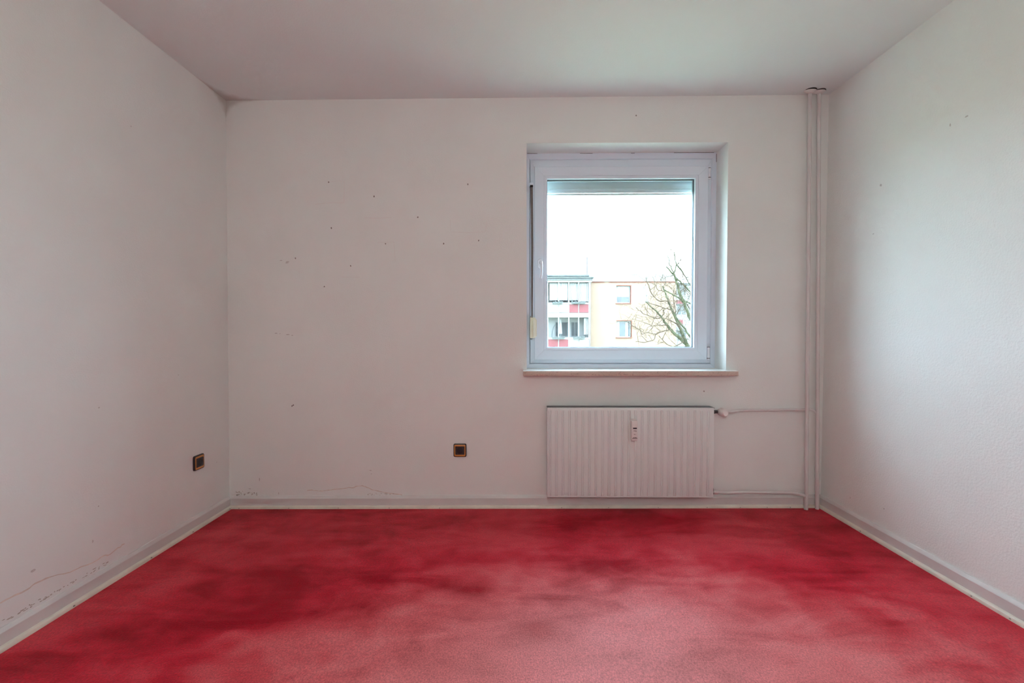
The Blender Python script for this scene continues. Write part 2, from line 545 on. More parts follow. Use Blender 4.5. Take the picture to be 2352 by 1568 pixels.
# window opening in the far wall
OX0, OX1, OZ0, OZ1 = 0.0615, 1.2790, 0.8465, 2.2265
WT = 0.36
wall_back = holed_wall(XLB - T, XRT + T, -0.1, 2.6, 0.0, WT, [(OX0, OX1, OZ0, OZ1)]).build('wall_back', 'wall_back')
struct(wall_back, 'bare off-white wall around the window, with nail holes and stains', 'wall')
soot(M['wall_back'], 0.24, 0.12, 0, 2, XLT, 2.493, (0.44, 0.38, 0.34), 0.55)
wall_rear = struct(holed_wall(XLB - T, XRT + T, -0.1, 2.6, YR - T, YR, [(-0.35, 0.55, 0.0, 2.03)]).build('wall_rear', 'wall_back'), 'bare off-white rear wall with the room door', 'wall')
door = struct(thing('door_1', 'white room door in the rear wall', 'door', (0.1, YR, 0)))
box('door_leaf', -0.345, 0.545, YR - 0.075, YR - 0.03, 0.005, 2.025, 'door', door, 0.002)
for a, b, c, d in ((-0.43, -0.34, 0, 2.11), (0.54, 0.63, 0, 2.11), (-0.34, 0.54, 2.02, 2.11)):
    box('door_casing', a, b, YR - 0.01, YR + 0.015, c, d, 'door', door, 0.003)
MB().tube([(0.47, YR - 0.03, 1.05), (0.47, YR + 0.02, 1.05), (0.35, YR + 0.025, 1.05)], 0.009).build('door_handle', 'steel', door, True)

# fill light added behind the camera, shaped as an opal globe pendant
LX, LY, LZ, LR = 0.05, -3.55, 1.86, 0.17
fill_lamp = thing('fill_pendant', 'unseen opal globe added behind the viewer as fill light', 'added fill light', (LX, LY, 2.49))
lp = []
for a in range(-80, 81, 20):
    lp.append([(LX + x, LY + y, LZ + LR * math.sin(math.radians(a))) for x, y in circ(LR * math.cos(math.radians(a)), 18)])
MB().loft(lp, True, True).build('fill_globe', 'opal', fill_lamp, True)
MB().tube([(LX, LY, LZ + 0.16), (LX, LY, 2.49)], 0.004, 8).build('fill_cord', 'white_plastic', fill_lamp, True)
MB().loft([[(LX + x, LY + y, z) for x, y in circ(r, 24)] for r, z in ((0.05, 2.499), (0.05, 2.47), (0.03, 2.45), (0.006, 2.44))]).build('fill_rose', 'white_plastic', fill_lamp, True)
MB().loft([[(LX + x, LY + y, z) for x, y in circ(r, 24)] for r, z in ((0.034, LZ + 0.165), (0.034, LZ + 0.19), (0.012, LZ + 0.21))]).build('fill_holder', 'white_plastic', fill_lamp, True)

# ------------------------------------------------------------------ skirting and bead strips
BH = 0.074
def run(name, material, a, b, nrm, prof, bevel=0.0):
    """sweep a (depth, height) profile along the floor from a to b; nrm points into the room"""
    a, b, nrm = Vector(a), Vector(b), Vector(nrm)
    lo = []
    for p in (a, b):
        lo.append([p + nrm * d + Vector((0, 0, h)) for d, h in prof])
    return MB().loft(lo).build(name, material, smooth=False, bevel=bevel)
base_prof = [(-0.01, -0.02), (0.014, -0.02), (0.014, 0.060), (0.012, 0.064), (0.007, 0.0715), (0.005, 0.0745), (-0.01, 0.0745)]
bead_prof = [(0.0, -0.02), (0.027, -0.02), (0.027, 0.006), (0.0255, 0.012), (0.022, 0.0165), (0.0175, 0.0185), (0.0, 0.0185)]
L0, L1 = (XLB, YR, ZFL), (XLB, 0, ZFL)
R0, R1 = (XRB, YR, ZFR), (XRB, 0, ZFR)
bb = struct(run('baseboard_back', 'baseboard', L1, R1, (0, -1, 0), base_prof), 'grey painted skirting board below the window wall', 'skirting board')
bl = struct(run('baseboard_left', 'baseboard', L0, L1, (1, 0, 0), base_prof), 'grey painted skirting board along the left wall', 'skirting board')
br = struct(run('baseboard_right', 'baseboard', R0, R1, (-1, 0, 0), base_prof), 'grey painted skirting board along the right wall', 'skirting board')
t1 = struct(run('trim_1', 'bead', L1, R1, (0, -1, 0), bead_prof), 'cream bead strip at the foot of the far skirting', 'bead strip')
t2 = struct(run('trim_2', 'bead', L0, L1, (1, 0, 0), bead_prof), 'cream bead strip at the foot of the left skirting', 'bead strip')
t3 = struct(run('trim_3', 'bead', R0, R1, (-1, 0, 0), bead_prof), 'cream bead strip at the foot of the right skirting', 'bead strip')

_rng = random.Random(4)
def blob(c, u, w, ru, rw, proud, name, material, parent, n=7):
    """small irregular mark lying on a surface; u, w span the surface"""
    c, u, w = Vector(c), Vector(u), Vector(w)
    nn = u.cross(w)
    k = [0.75 + 0.5 * _rng.random() for _ in range(n)]
    lo = [[c + nn * h + (u * math.cos(6.2832 * i / n) * ru + w * math.sin(6.2832 * i / n) * rw) * k[i] * s for i in range(n)] for h, s in ((-0.002, 1), (proud, 1))]
    return MB().loft(lo).build(name, material, parent)

EX, EY, EZ = Vector((1, 0, 0)), Vector((0, 1, 0)), Vector((0, 0, 1))
# nails in the strips
for px in (549, 663, 777, 894, 1010, 1290, 1398, 1512, 1624, 1700, 1762, 1815):
    p = P(px, 1164.5, -0.0265)
    blob((p.x, -0.0272, zf(p.x) + 0.006), EX, EZ, 0.0028, 0.0024, 0.0006, 'nail', 'mark', t1)
for px, py in ((170, 1387), (348, 1277), (443.6, 1217), (529, 1164)):
    p = PX(px, py, XLB + 0.027)
    blob((XLB + 0.0272, min(p.y, -0.04), ZFL + 0.007), EY, EZ, 0.0045, 0.003, 0.0006, 'nail', 'mark', t2)
for px, py in ((1976, 1220), (2095, 1287.6), (2231, 1365), (2320, 1418)):
    p = PX(px, py, XRB - 0.027)
    blob((XRB - 0.0272, p.y, ZFR + 0.007), -EY, EZ, 0.0035, 0.0025, 0.0006, 'nail', 'mark', t3)

# ------------------------------------------------------------------ marks on the walls
def bmark(px, py, w, h, name='nail_hole', m='mark'):
    p = P(px, py, 0)
    blob((p.x, 0, p.z), EX, EZ, w * 0.00267 / 2, h * 0.00267 / 2, 0.0005, name, m, wall_back)
for px, py in ((755, 418.5), (859, 451), (761, 523.5), (1074.5, 423.5), (959.5, 498.5), (885.5, 559.5), (1019, 559.5), (1099.5, 552.5), (678.5, 593), (805.5, 610.5), (745, 658), (671, 932), (674, 930), (1461, 265), (1617, 898)):
    bmark(px, py, 3.0, 4.0)
for px, py, w, h in ((661, 601, 9, 2.5), (659, 603.5, 7, 2), (645, 598, 6, 2), (634, 765, 6, 2.4), (661, 768, 9, 2.2), (671, 770, 5, 2), (643, 766, 3, 1.5), (574, 1122, 5, 2), (596, 1101, 2, 8), (640, 1132, 2, 6), (851, 1080, 6, 1.8), (853, 1088, 2, 2)):
    bmark(px, py, w, h, 'scuff_mark', 'scuff')
for i in range(34):
    bmark(541 + _rng.random() ** 1.4 * 50, 1136.5 - _rng.random() ** 1.8 * 9, 1.2 + _rng.random() * 2.2, 1 + 3 * _rng.random(), 'mould_speck', 'mould')
for i in range(26):
    px = 845 + _rng.random() * 60
    bmark(px, 1137 - _rng.random() ** 2 * 6, 1 + _rng.random() * 2, 0.8 + _rng.random(), 'mould_speck', 'mould')

def ribbon(pts, w, nrm, name, material, parent):
    """thin painted-looking line lying on a wall, as a flat strip half a millimetre proud"""
    mb = MB()
    nrm = Vector(nrm)
    lo = []
    for i, p in enumerate(pts):
        t = (pts[min(i + 1, len(pts) - 1)] - pts[max(i - 1, 0)]).normalized()
        s = t.cross(nrm).normalized() * (w[i] if isinstance(w, list) else w) * 0.5
        lo.append([p + s - nrm * 0.001, p + s + nrm * 0.0004, p - s + nrm * 0.0004, p - s - nrm * 0.001])
    return mb.loft(lo).build(name, material, parent)

def jag(pts, n, amp):
    out = []
    for a, b in zip(pts[:-1], pts[1:]):
        for k in range(n):
            t = k / n
            out.append((a[0] + (b[0] - a[0]) * t + _rng.uniform(-amp, amp), a[1] + (b[1] - a[1]) * t + _rng.uniform(-amp, amp)))
    return out + [pts[-1]]
lw = [(0, 980), (70, 940), (200, 880), (260, 830), (380, 780), (520, 750), (600, 710), (720, 660), (760, 630), (810, 620), (870, 570), (920, 540)]
lw = [(x / 3.2125, 1080 + y / 3.2125) for x, y in jag(lw, 3, 4)]
ribbon([Vector((xl(PX(x, y, XLB).z), PX(x, y, XLB + 0.001).y, PX(x, y, XLB).z)) for x, y in lw], [0.003 + 0.004 * _rng.random() for _ in lw], EX, 'water_line', 'stain', wall_left)
bw = [(905, 520), (960, 513), (1040, 525), (1090, 525), (1150, 515), (1220, 505), (1300, 497), (1380, 487), (1420, 490), (1465, 473), (1530, 465), (1580, 485), (1640, 510), (1700, 525), (1760, 540), (1850, 550), (1980, 570)]
bw = [(520 + x / 4.9, 1020 + y / 4.9) for x, y in jag(bw, 3, 3)]
ribbon([P(x, y, 0) for x, y in bw], [0.0025 + 0.0035 * _rng.random() for _ in bw], -EY, 'water_line', 'stain', wall_back)
for pts in ([(1034, 505), (1035, 532.5), (1076, 534), (1115, 532.5), (1117.5, 508)], [(756, 418), (776, 415.5), (791, 416), (790.5, 464)], [(724, 469), (756, 465.5), (791, 465.5)], [(836, 500), (866, 501), (899, 499)], [(867, 556.5), (905, 555.5), (908, 600)], [(786, 636), (826, 636.5)]):
    ribbon([P(x, y, 0) for x, y in pts], 0.003, -EY, 'picture_outline', 'ghost', wall_back)
def lmark(px, py, ly, lz, name, m):
    p = PX(px, py, XLB)
    blob((xl(p.z), p.y, p.z), EY, EZ, ly, lz, 0.0005, name, m, wall_left)
for i in range(60):
    t = _rng.random()
    px = 2 + t * 250
    py = 1434 - (px / 527) * (1436 - 1140) - 1 - _rng.random() ** 2 * 7
    lmark(px, py, 0.002 + 0.005 * _rng.random(), 0.0012 + 0.0015 * _rng.random(), 'mould_speck', 'mould')
for px, py, a, b in ((224, 936, .004, .003), (407, 861, .003, .003), (212, 1243, .003, .006), (75, 1310, .008, .006), (497, 1061, .003, .003), (293, 290, .003, .003), (225, 1162, .003, .003)):
    lmark(px, py, a, b, 'scuff_mark', 'scuff')
for px, py, a, b in ((2025, 425, .006, .007), (2184, 287, .004, .006), (2222, 267, .008, .003), (2008, 537, .006, .002), (2036, 1168, .004, .003), (1958, 1143, .003, .003)):
    p = PX(px, py, XRT)
    blob((xr(p.z), p.y, p.z), -EY, EZ, a, b, 0.0005, 'scuff_mark', 'scuff', wall_right)

# ------------------------------------------------------------------ window
win = struct(thing('window_1', 'white plastic tilt window with one large pane and marble sill', 'window', (0.67, 0.15, OZ0)))
YF, YS, YG = 0.160, 0.136, 0.168      # fixed frame face, sash face, glass
def rect(l, t, r, b, Y):
    cx, cy = (l + r) / 2, (t + b) / 2
    return (P(l, cy, Y).x, P(r, cy, Y).x, P(cx, b, Y).z, P(cx, t, Y).z)
def ring(levels, names, material, parent, gap=0.0004, bevel=0.0, label=None):
    """four mitred members; levels = closed profile as list of (x0, x1, z0, z1, y)"""
    out = []
    for side in range(4):
        la, lb = [], []
        for (x0, x1, z0, z1, y) in levels:
            c = [(x0, z1), (x1, z1), (x1, z0), (x0, z0)]
            a, b = c[side], c[(side + 1) % 4]
            dx, dz = b[0] - a[0], b[1] - a[1]
            ln = math.hypot(dx, dz)
            dx, dz = dx / ln * gap, dz / ln * gap
            la.append((a[0] + dx, y, a[1] + dz))
            lb.append((b[0] - dx, y, b[1] - dz))
        out.append(MB().loft([la, lb]).build(names[side % 2], material, parent, bevel=bevel, label=label))
    return out
def lev(rc, y, grow=0.0):
    return (rc[0] - grow, rc[1] + grow, rc[2] - grow, rc[3] + grow, y)
r_open = (OX0 - 0.004, OX1 + 0.004, OZ0 - 0.002, OZ1 + 0.004)
r_seam = rect(1217.3, 366.2, 1632.6, 834.5, YF)
r_face = rect(1228.2, 381.8, 1625.3, 826.0, YS)
r_bead = rect(1249.6, 402.6, 1603.0, 804.3, YS)
r_glz = rect(1256.6, 409.6, 1595.6, 798.0, YS + 0.001)
# fixed frame with a rounded inner lip
ring([lev(r_open, 0.235), lev(r_open, YF), lev(r_seam, YF - 0.0005, 0.006), lev(r_seam, YF + 0.003, 0.001), lev(r_seam, YF + 0.016), lev(r_seam, 0.2055), lev(r_seam, 0.2055, -0.014), lev(r_seam, 0.235, -0.014)],
     ('frame_rail', 'frame_stile'), 'pvc', win)
# sash: outer step, then the broad face, then the back
ring([lev(r_seam, 0.205, -0.003), lev(r_seam, YF + 0.004, -0.0016), lev(r_seam, YF - 0.004, -0.0026), lev(r_face, YS + 0.009, 0.003), lev(r_face, YS + 0.003, 0.0012), lev(r_face, YS, -0.002),
      lev(r_bead, YS, 0.0004), lev(r_bead, 0.166, 0.0004), lev(r_glz, 0.176, 0.004), lev(r_glz, 0.20, 0.0), lev(r_glz, 0.205, 0.004)],
     ('sash_rail', 'sash_stile'), 'pvc', win)
# glazing beads
ring([lev(r_bead, 0.163, -0.0003), lev(r_bead, YS + 0.0008, -0.0003), lev(r_glz, YS + 0.001, 0.002), lev(r_glz, YS + 0.003, 0.0), lev(r_glz, 0.158, 0.0), lev(r_glz, 0.163, 0.003)],
     ('glazing_bead', 'glazing_bead'), 'pvc', win)
# dark gasket and grey spacer around the glass
ring([lev(r_glz, 0.158, 0.004), lev(r_glz, 0.1585, -0.0025), lev(r_glz, 0.1665, -0.0030), lev(r_glz, 0.1665, 0.004)], ('gasket', 'gasket'), 'gasket', win, label='dark rubber gasket')
ring([lev(r_glz, 0.1725, 0.006), lev(r_glz, 0.1725, -0.004), lev(r_glz, 0.1835, -0.004), lev(r_glz, 0.1835, 0.006)], ('glass_spacer', 'glass_spacer'), 'spacer', win, label='grey spacer bar')
for y in (0.1675, 0.1850):
    box('pane', r_glz[0] - 0.003, r_glz[1] + 0.003, y, y + 0.004, r_glz[2] - 0.003, r_glz[3] + 0.003, 'glass', win, label='clear window glass')
# sealant cracks
for x0, x1, y in ((1211, 1234, 352.2), (1332, 1361, 352.0), (1449, 1458, 352), (1548, 1640, 351.2)):
    a, b = P(x0, y, YF), P(x1, y, YF)
    box('sealant_crack', a.x, b.x, YF - 0.0012, YF + 0.002, OZ1 - 0.0018, OZ1 + 0.002, 'dark_gap', win)
box('sealant_crack', OX1 - 0.0022, OX1 + 0.001, YF - 0.0012, YF + 0.002, P(1646, 372, YF).z, P(1646, 353, YF).z, 'dark_gap', win)
# handle
hc = P(1241, 606, YS)
hdl = MB()
pts = [Vector((hc.x + 0.0005, YS - 0.006, hc.z + 0.008)), Vector((hc.x + 0.001, YS - 0.030, hc.z + 0.009)), Vector((hc.x + 0.004, YS - 0.040, hc.z + 0.004)),
       Vector((hc.x + 0.006, YS - 0.043, hc.z - 0.012)), Vector((hc.x + 0.004, YS - 0.043, hc.z - 0.05)), Vector((hc.x + 0.0015, YS - 0.042, hc.z - 0.085)), Vector((hc.x + 0.001, YS - 0.042, hc.z - 0.097))]
hdl.tube(pts, [0.008, 0.0085, 0.009, 0.0085, 0.0075, 0.0085, 0.005], 14)
handle = hdl.build('handle', 'pvc_lever', win, True, label='white window handle pointing down')
MB().loft([[(hc.x + x * s, y, hc.z + z * s) for x, z in rrect(0.032, 0.066, 0.015)] for y, s in ((YS + 0.001, 1), (YS - 0.006, 1), (YS - 0.009, 0.9))]).build('rosette', 'pvc_lever', handle, True)
# hinges on the right
for (x0, y0, x1, y1) in ((1626.2, 384, 1632.2, 411.5), (1623.8, 795, 1630.2, 826)):
    a, b = P(x0, y0, 0.145), P(x1, y1, 0.145)
    hg = MB().tube([((a.x + b.x) / 2, 0.145, b.z + 0.011), ((a.x + b.x) / 2, 0.145, a.z - 0.006)], (b.x - a.x) / 2, 14).build('hinge', 'pvc_lever', win, True, label='white hinge barrel')
    MB().tube([((a.x + b.x) / 2, 0.145, b.z + 0.008), ((a.x + b.x) / 2, 0.145, b.z + 0.012)], (b.x - a.x) / 2 * 1.06, 14).build('hinge_ring', 'dark_gap', hg, True)
    MB().tube([((a.x + b.x) / 2, 0.145, b.z), ((a.x + b.x) / 2, 0.145, b.z + 0.0085)], (b.x - a.x) / 2, 14).build('hinge_cap', 'pvc_lever', hg, True)
    MB().tube([((a.x + b.x) / 2, 0.145, a.z - 0.007), ((a.x + b.x) / 2, 0.145, a.z - 0.004)], (b.x - a.x) / 2 * 1.06, 14).build('hinge_ring', 'dark_gap', hg, True)
# marble sill: stone slab with white painted top
sx0, sx1 = P(1202, 853, -0.055).x, P(1696.5, 852, -0.055).x
sill = MB()
sill.box(sx0, sx1, -0.055, 0.0, 0.8195, 0.8450)
sill.box(OX0, OX1, 0.0, 0.24, 0.8195, 0.8450)
o = box('sill_slab', sx0, sx1, -0.055, 0.012, 0.8185, 0.8455, 'marble', win, 0.0015, 'cream veined marble edge')
st = MB()
st.add([(sx0, -0.0545, 0.8455), (sx1, -0.0545, 0.8455), (sx1, -0.0002, 0.8455), (OX1, -0.0002, 0.8455), (OX1, YF + 0.01, 0.8455), (OX0, YF + 0.01, 0.8455), (OX0, -0.0002, 0.8455), (sx0, -0.0002, 0.8455)], [])
top = [(sx0, -0.0545), (sx1, -0.0545), (sx1, -0.0002), (OX1, -0.0002), (OX1, YF + 0.01), (OX0, YF + 0.01), (OX0, -0.0002), (sx0, -0.0002)]
MB().loft([[(x, y, 0.8450) for x, y in top], [(x, y, 0.8480) for x, y in top]]).build('sill_top', 'sill_top', win, label='white painted sill top')
box('sill_outside', OX0 - 0.02, OX1 + 0.02, 0.235, WT + 0.05, 0.79, 0.825, 'slat_bar', win, 0.002)

# shutter belt and winder on the left frame edge
bw_ = thing('shutter_belt_winder', 'yellowed cream belt winder with brown strap left of the window', 'belt winder', P(1225, 778, YF))
a, b = P(1218.6, 427, YF - 0.008), P(1223.6, 730, YF - 0.012)
nseg = 12
lo = []
for k in range(nseg + 1):
    t = k / nseg
    x = a.x + (P(1221.5, 700, YF - 0.01).x - a.x) * t + 0.0015 * math.sin(t * 5)
    z = a.z + (b.z - a.z) * t
    tw = math.sin(t * 3.1) * 0.25
    u = Vector((math.cos(tw), -math.sin(tw), 0)) * 0.0078
    w = Vector((math.sin(tw), math.cos(tw), 0)) * 0.0008
    c = Vector((x + 0.0065, YF - 0.010, z))
    lo.append([c - u - w, c + u - w, c + u + w, c - u + w])
MB().loft(lo).build('belt', 'strap', bw_, label='brown woven strap')
gt = P(1220.3, 424, YF - 0.008)
box('belt_guide', gt.x - 0.011, gt.x + 0.013, YF - 0.022, YF, gt.z - 0.013, gt.z + 0.010, 'pvc', bw_, 0.002)
box('belt_slot', gt.x - 0.008, gt.x + 0.010, YF - 0.0225, YF - 0.003, gt.z - 0.016, gt.z - 0.006, 'dark_gap', bw_)
wa, wb = P(1217.4, 729, 0.125), P(1233.0, 776, 0.125)
wx0, wx1, wz1, wz0 = wa.x, wb.x, wa.z, wb.z
body = [(0, 0), (1, 0), (1, 1), (0, 1)]
MB().box(wx0, wx1 - 0.010, 0.118, YF, wz0, wz1).build('winder_body', 'winder', bw_, True, bevel=0.004, seg=3)
cl = []
for y, ins in ((YF, 0.0), (0.128, 0.0), (0.112, 0.004), (0.106, 0.009)):
    cl.append([(wx0 + 0.019 + ins * 0.6, y, wz0 + 0.004 + ins), (wx1 - 0.004 - ins * 0.3, y, wz0 + 0.006 + ins), (wx1 - ins * 0.3, y, wz0 + 0.014 + ins), (wx1 - ins * 0.3, y, wz1 - 0.018 - ins), (wx1 - 0.005 - ins * 0.3, y, wz1 - 0.006 - ins), (wx0 + 0.019 + ins * 0.6, y, wz1 - 0.002 - ins)])
MB().loft(cl).build('winder_cover', 'winder_pale', bw_, True, bevel=0.0015)
box('belt_inlet', wx0 + 0.001, wx0 + 0.016, 0.132, YF, wz1 - 0.004, wz1 + 0.010, 'steel', bw_, 0.002)
box('mounting_lug', wx0 + 0.002, wx0 + 0.014, 0.140, YF, wz0 - 0.012, wz0 + 0.003, 'steel', bw_, 0.002)
MB().tube([(wx0 + 0.008, 0.141, wz0 - 0.006), (wx0 + 0.008, 0.136, wz0 - 0.006)], 0.0035, 10).build('screw', 'spacer', bw_, True)

# roller shutter outside
sh = thing('roller_shutter', 'grey-green roller shutter pulled up behind the top of the pane', 'roller shutter', P(1424, 447, 0.262))
YSH = 0.262
zs_ = [P(1424, y, YSH).z for y in (394, 405, 433.5, 443.2, 448.0)]
x0, x1 = P(1240, 430, YSH).x, P(1612, 430, YSH).x
def slat(z0, z1, name, m, d=0.006):
    n = 6
    lo = []
    for X in (x0, x1):
        pr = []
        for k in range(n + 1):
            t = k / n
            pr.append((X, YSH - d * math.sin(math.pi * t), z0 + (z1 - z0) * t))
        for k in range(n, -1, -1):
            t = k / n
            pr.append((X, YSH + 0.008 - d * 0.4 * math.sin(math.pi * t), z0 + (z1 - z0) * t))
        lo.append(pr)
    return MB().loft(lo).build(name, m, sh, False)
slat(zs_[2] + 0.0006, zs_[1], 'slat', 'slat')
slat(zs_[1] + 0.0006, zs_[1] + 0.05, 'slat', 'slat')
slat(zs_[1] + 0.0516, zs_[1] + 0.10, 'slat', 'slat')
slat(zs_[3] + 0.002, zs_[2] - 0.0006, 'end_slat', 'slat_bar', 0.004)
box('end_bar', x0, x1, YSH - 0.002, YSH + 0.012, zs_[4], zs_[3] - 0.0015, 'slat_bar', sh, 0.002)
for gx0, gx1 in ((OX0 - 0.001, OX0 + 0.045), (OX1 - 0.040, OX1 + 0.001)):
    box('guide_rail', gx0, gx1, 0.238, 0.285, OZ0 - 0.01, OZ1, 'pvc', sh, 0.002)

# ------------------------------------------------------------------ radiator
RY0, RY1 = -0.082, -0.022
ra, rb = P(1257.2, 937.0, RY0), P(1638.8, 1143.0, RY0)
RX0, RX1, RZ1, RZ0 = ra.x, rb.x, ra.z, rb.z
rad = thing('radiator', 'white ribbed panel radiator below the window', 'radiator', ((RX0 + RX1) / 2, -0.05, 0.0))
box('back_panel', RX0 + 0.004, RX1 - 0.004, RY1 - 0.012, RY1, RZ0 + 0.006, RZ1 - 0.006, 'radiator', rad, 0.003)
fp = MB().box(RX0, RX1, RY0, RY0 + 0.016, RZ0, RZ1).build('front_panel', 'radiator', rad, True, bevel=0.004, seg=3)
PIT = (RX1 - RX0 - 0.012) / 25.0
def rib_mesh():
    mb = MB()
    zt, zb = RZ1 - 0.012, RZ0 + 0.010
    # twin bead: two rounded ridges with a crease between, tapering out at both ends
    pr = [(-0.0105, 0.0), (-0.0085, 0.0008), (-0.0074, 0.0050), (-0.0054, 0.0066), (-0.0034, 0.0050), (-0.0014, 0.0012), (0.0014, 0.0012), (0.0034, 0.0050), (0.0054, 0.0066), (0.0074, 0.0050), (0.0085, 0.0008), (0.0105, 0.0)]
    lo = []
    for z, s in ((zt, 0.05), (zt - 0.002, 0.65), (zt - 0.006, 1.0), ((zt + zb) / 2, 1.0), (zb + 0.006, 1.0), (zb + 0.002, 0.65), (zb, 0.05)):
        lo.append([(x * (0.8 + 0.2 * s), -h * s, z) for x, h in pr] + [(0.0105, 0.003, z), (-0.0105, 0.003, z)])
    return mb.loft(lo)
rib0 = rib_mesh().build('rib', 'radiator', None, True)
for k in range(25):
    r = rib0 if k == 0 else rib0.copy()
    if k:
        COL.objects.link(r)
    r.parent = rad
    r.matrix_parent_inverse = Matrix.Translation(rad.location).inverted()
    r.location = (RX0 + 0.006 + PIT * (k + 0.26), RY0, 0)
box('seam', RX0 + 0.002, RX1 - 0.002, RY0 - 0.0010, RY0 + 0.004, RZ0 + 0.0045, RZ0 + 0.0065, 'radiator', rad, 0.0006)
for X in (RX0 + 0.001, RX1 - 0.003):
    box('side_cover', X, X + 0.002, RY0 + 0.014, RY1, RZ0 + 0.006, RZ1 + 0.001, 'radiator', rad)
box('top_grille', RX0 + 0.0005, RX1 - 0.0005, RY0 + 0.004, -0.012, RZ1 - 0.002, RZ1 + 0.0035, 'grille', rad, 0.001, 'dark grey top plate')
box('top_lip', RX0 + 0.001, RX1 - 0.001, RY0 + 0.0025, RY0 + 0.006, RZ1 - 0.001, RZ1 + 0.003, 'slat', rad, 0.0008)
box('top_end_flap', RX1 - 0.006, RX1 + 0.006, RY0 + 0.012, -0.014, RZ1 - 0.004, RZ1 + 0.0012, 'grille', rad, 0.001)
for X in (RX0 + 0.18, RX1 - 0.18):
    for z in (RZ0 + 0.08, RZ1 - 0.08):
        box('wall_bracket', X - 0.015, X + 0.015, RY1 - 0.001, 0.0, z - 0.02, z + 0.02, 'radiator', rad)
# thermostat head, pointing straight into the room
tc_ = P(1656.5, 946.5, -0.052)
val = MB().tube([(RX1 - 0.004, -0.052, tc_.z + 0.003), (RX1 + 0.03, -0.052, tc_.z + 0.003)], 0.0105, 16).build('valve_body', 'dark_metal', rad, True, label='dark valve collar')
MB().tube([(RX1 + 0.001, -0.052, tc_.z + 0.003), (RX1 + 0.013, -0.052, tc_.z + 0.003)], 0.0125, 6).build('union_nut', 'dark_metal', val)
def lathe_y(cx, cz, prof, n=28):
    return MB().loft([[(cx + x, y, cz + z) for x, z in circ(r, n)] for y, r in prof])
th = lathe_y(tc_.x + 0.002, tc_.z + 0.001, [(-0.034, 0.014), (-0.040, 0.0225), (-0.056, 0.0250), (-0.060, 0.0240), (-0.062, 0.0250), (-0.090, 0.0238), (-0.100, 0.0200), (-0.104, 0.0155)]).build('thermostat_head', 'white_plastic', rad, True, label='white thermostat head')
lathe_y(tc_.x + 0.002, tc_.z + 0.001, [(-0.102, 0.0150), (-0.1065, 0.0147), (-0.108, 0.0130)]).build('thermostat_cap', 'knob_end', th, True)
# return valve at the lower right corner
rc_ = P(1646, 1130, -0.052)
rv = MB().tube([(RX1 - 0.004, -0.052, rc_.z), (RX1 + 0.030, -0.052, rc_.z)], [0.0105, 0.0105], 14).build('return_valve', 'pipe', rad, True, label='painted lockshield valve')
MB().tube([(RX1 + 0.002, -0.052, rc_.z), (RX1 + 0.012, -0.052, rc_.z)], 0.013, 6).build('union_nut', 'steel', rv)
MB().tube([(RX1 + 0.026, -0.052, rc_.z), (RX1 + 0.036, -0.052, rc_.z)], 0.0125, 6).build('union_nut', 'pipe', rv)
MB().tube([(RX1 + 0.010, -0.052, rc_.z), (RX1 + 0.006, -0.060, rc_.z + 0.024)], [0.006, 0.004], 10).build('vent_screw', 'steel', rv, True)

# heat meter clipped on the radiator
mtl, mbr = P(1451.2, 966.0, RY0 - 0.034), P(1464.6, 1012.3, RY0 - 0.034)
mx0, mx1, mz1, mz0 = mtl.x, mbr.x, mtl.z, mbr.z
mcx, mcz, mw, mh = (mx0 + mx1) / 2, (mz0 + mz1) / 2, mx1 - mx0, mz1 - mz0
meter = thing('heat_meter', 'slim white heat cost meter clipped to the radiator front', 'heat meter', (mcx, RY0, mz0))
yb = RY0 - 0.004
MB().loft([[(mcx + x * s, y, mcz + z * (s + 1) / 2) for x, z in rrect(mw, mh, 0.003)] for y, s in ((RY0 + 0.002, 1.0), (yb - 0.024, 1.0), (yb - 0.0285, 0.97), (yb - 0.030, 0.90))]).build('meter_body', 'white_plastic', meter, True)
box('mounting_plate', mcx - mw * 0.36, mcx + mw * 0.36, RY0 - 0.012, RY0 + 0.001, mz0 - 0.004, mz1 + 0.007, 'white_plastic', meter, 0.002)
yf_ = yb - 0.0301
def mbox(name, px0, py0, px1, py1, m):
    a_, b_ = P(px0, py0, yf_), P(px1, py1, yf_)
    return box(name, a_.x, b_.x, yf_ - 0.0003, yf_ + 0.0012, b_.z, a_.z, m, meter)
mbox('display', 1454.0, 981.9, 1462.9, 984.9, 'lcd')
for r_ in ((1455.1, 988.6, 1460.0, 989.7), (1459.8, 988.4, 1461.6, 989.0), (1461.0, 988.9, 1461.7, 991.0), (1460.1, 990.3, 1461.2, 991.4), (1456.0, 996.7, 1457.8, 997.9), (1459.1, 996.7, 1460.2, 997.9), (1454.7, 1003.9, 1457.4, 1004.9), (1458.4, 1003.9, 1462.0, 1004.9), (1452.6, 1005.7, 1463.7, 1007.0)):
    mbox('print', *r_, 'ink')

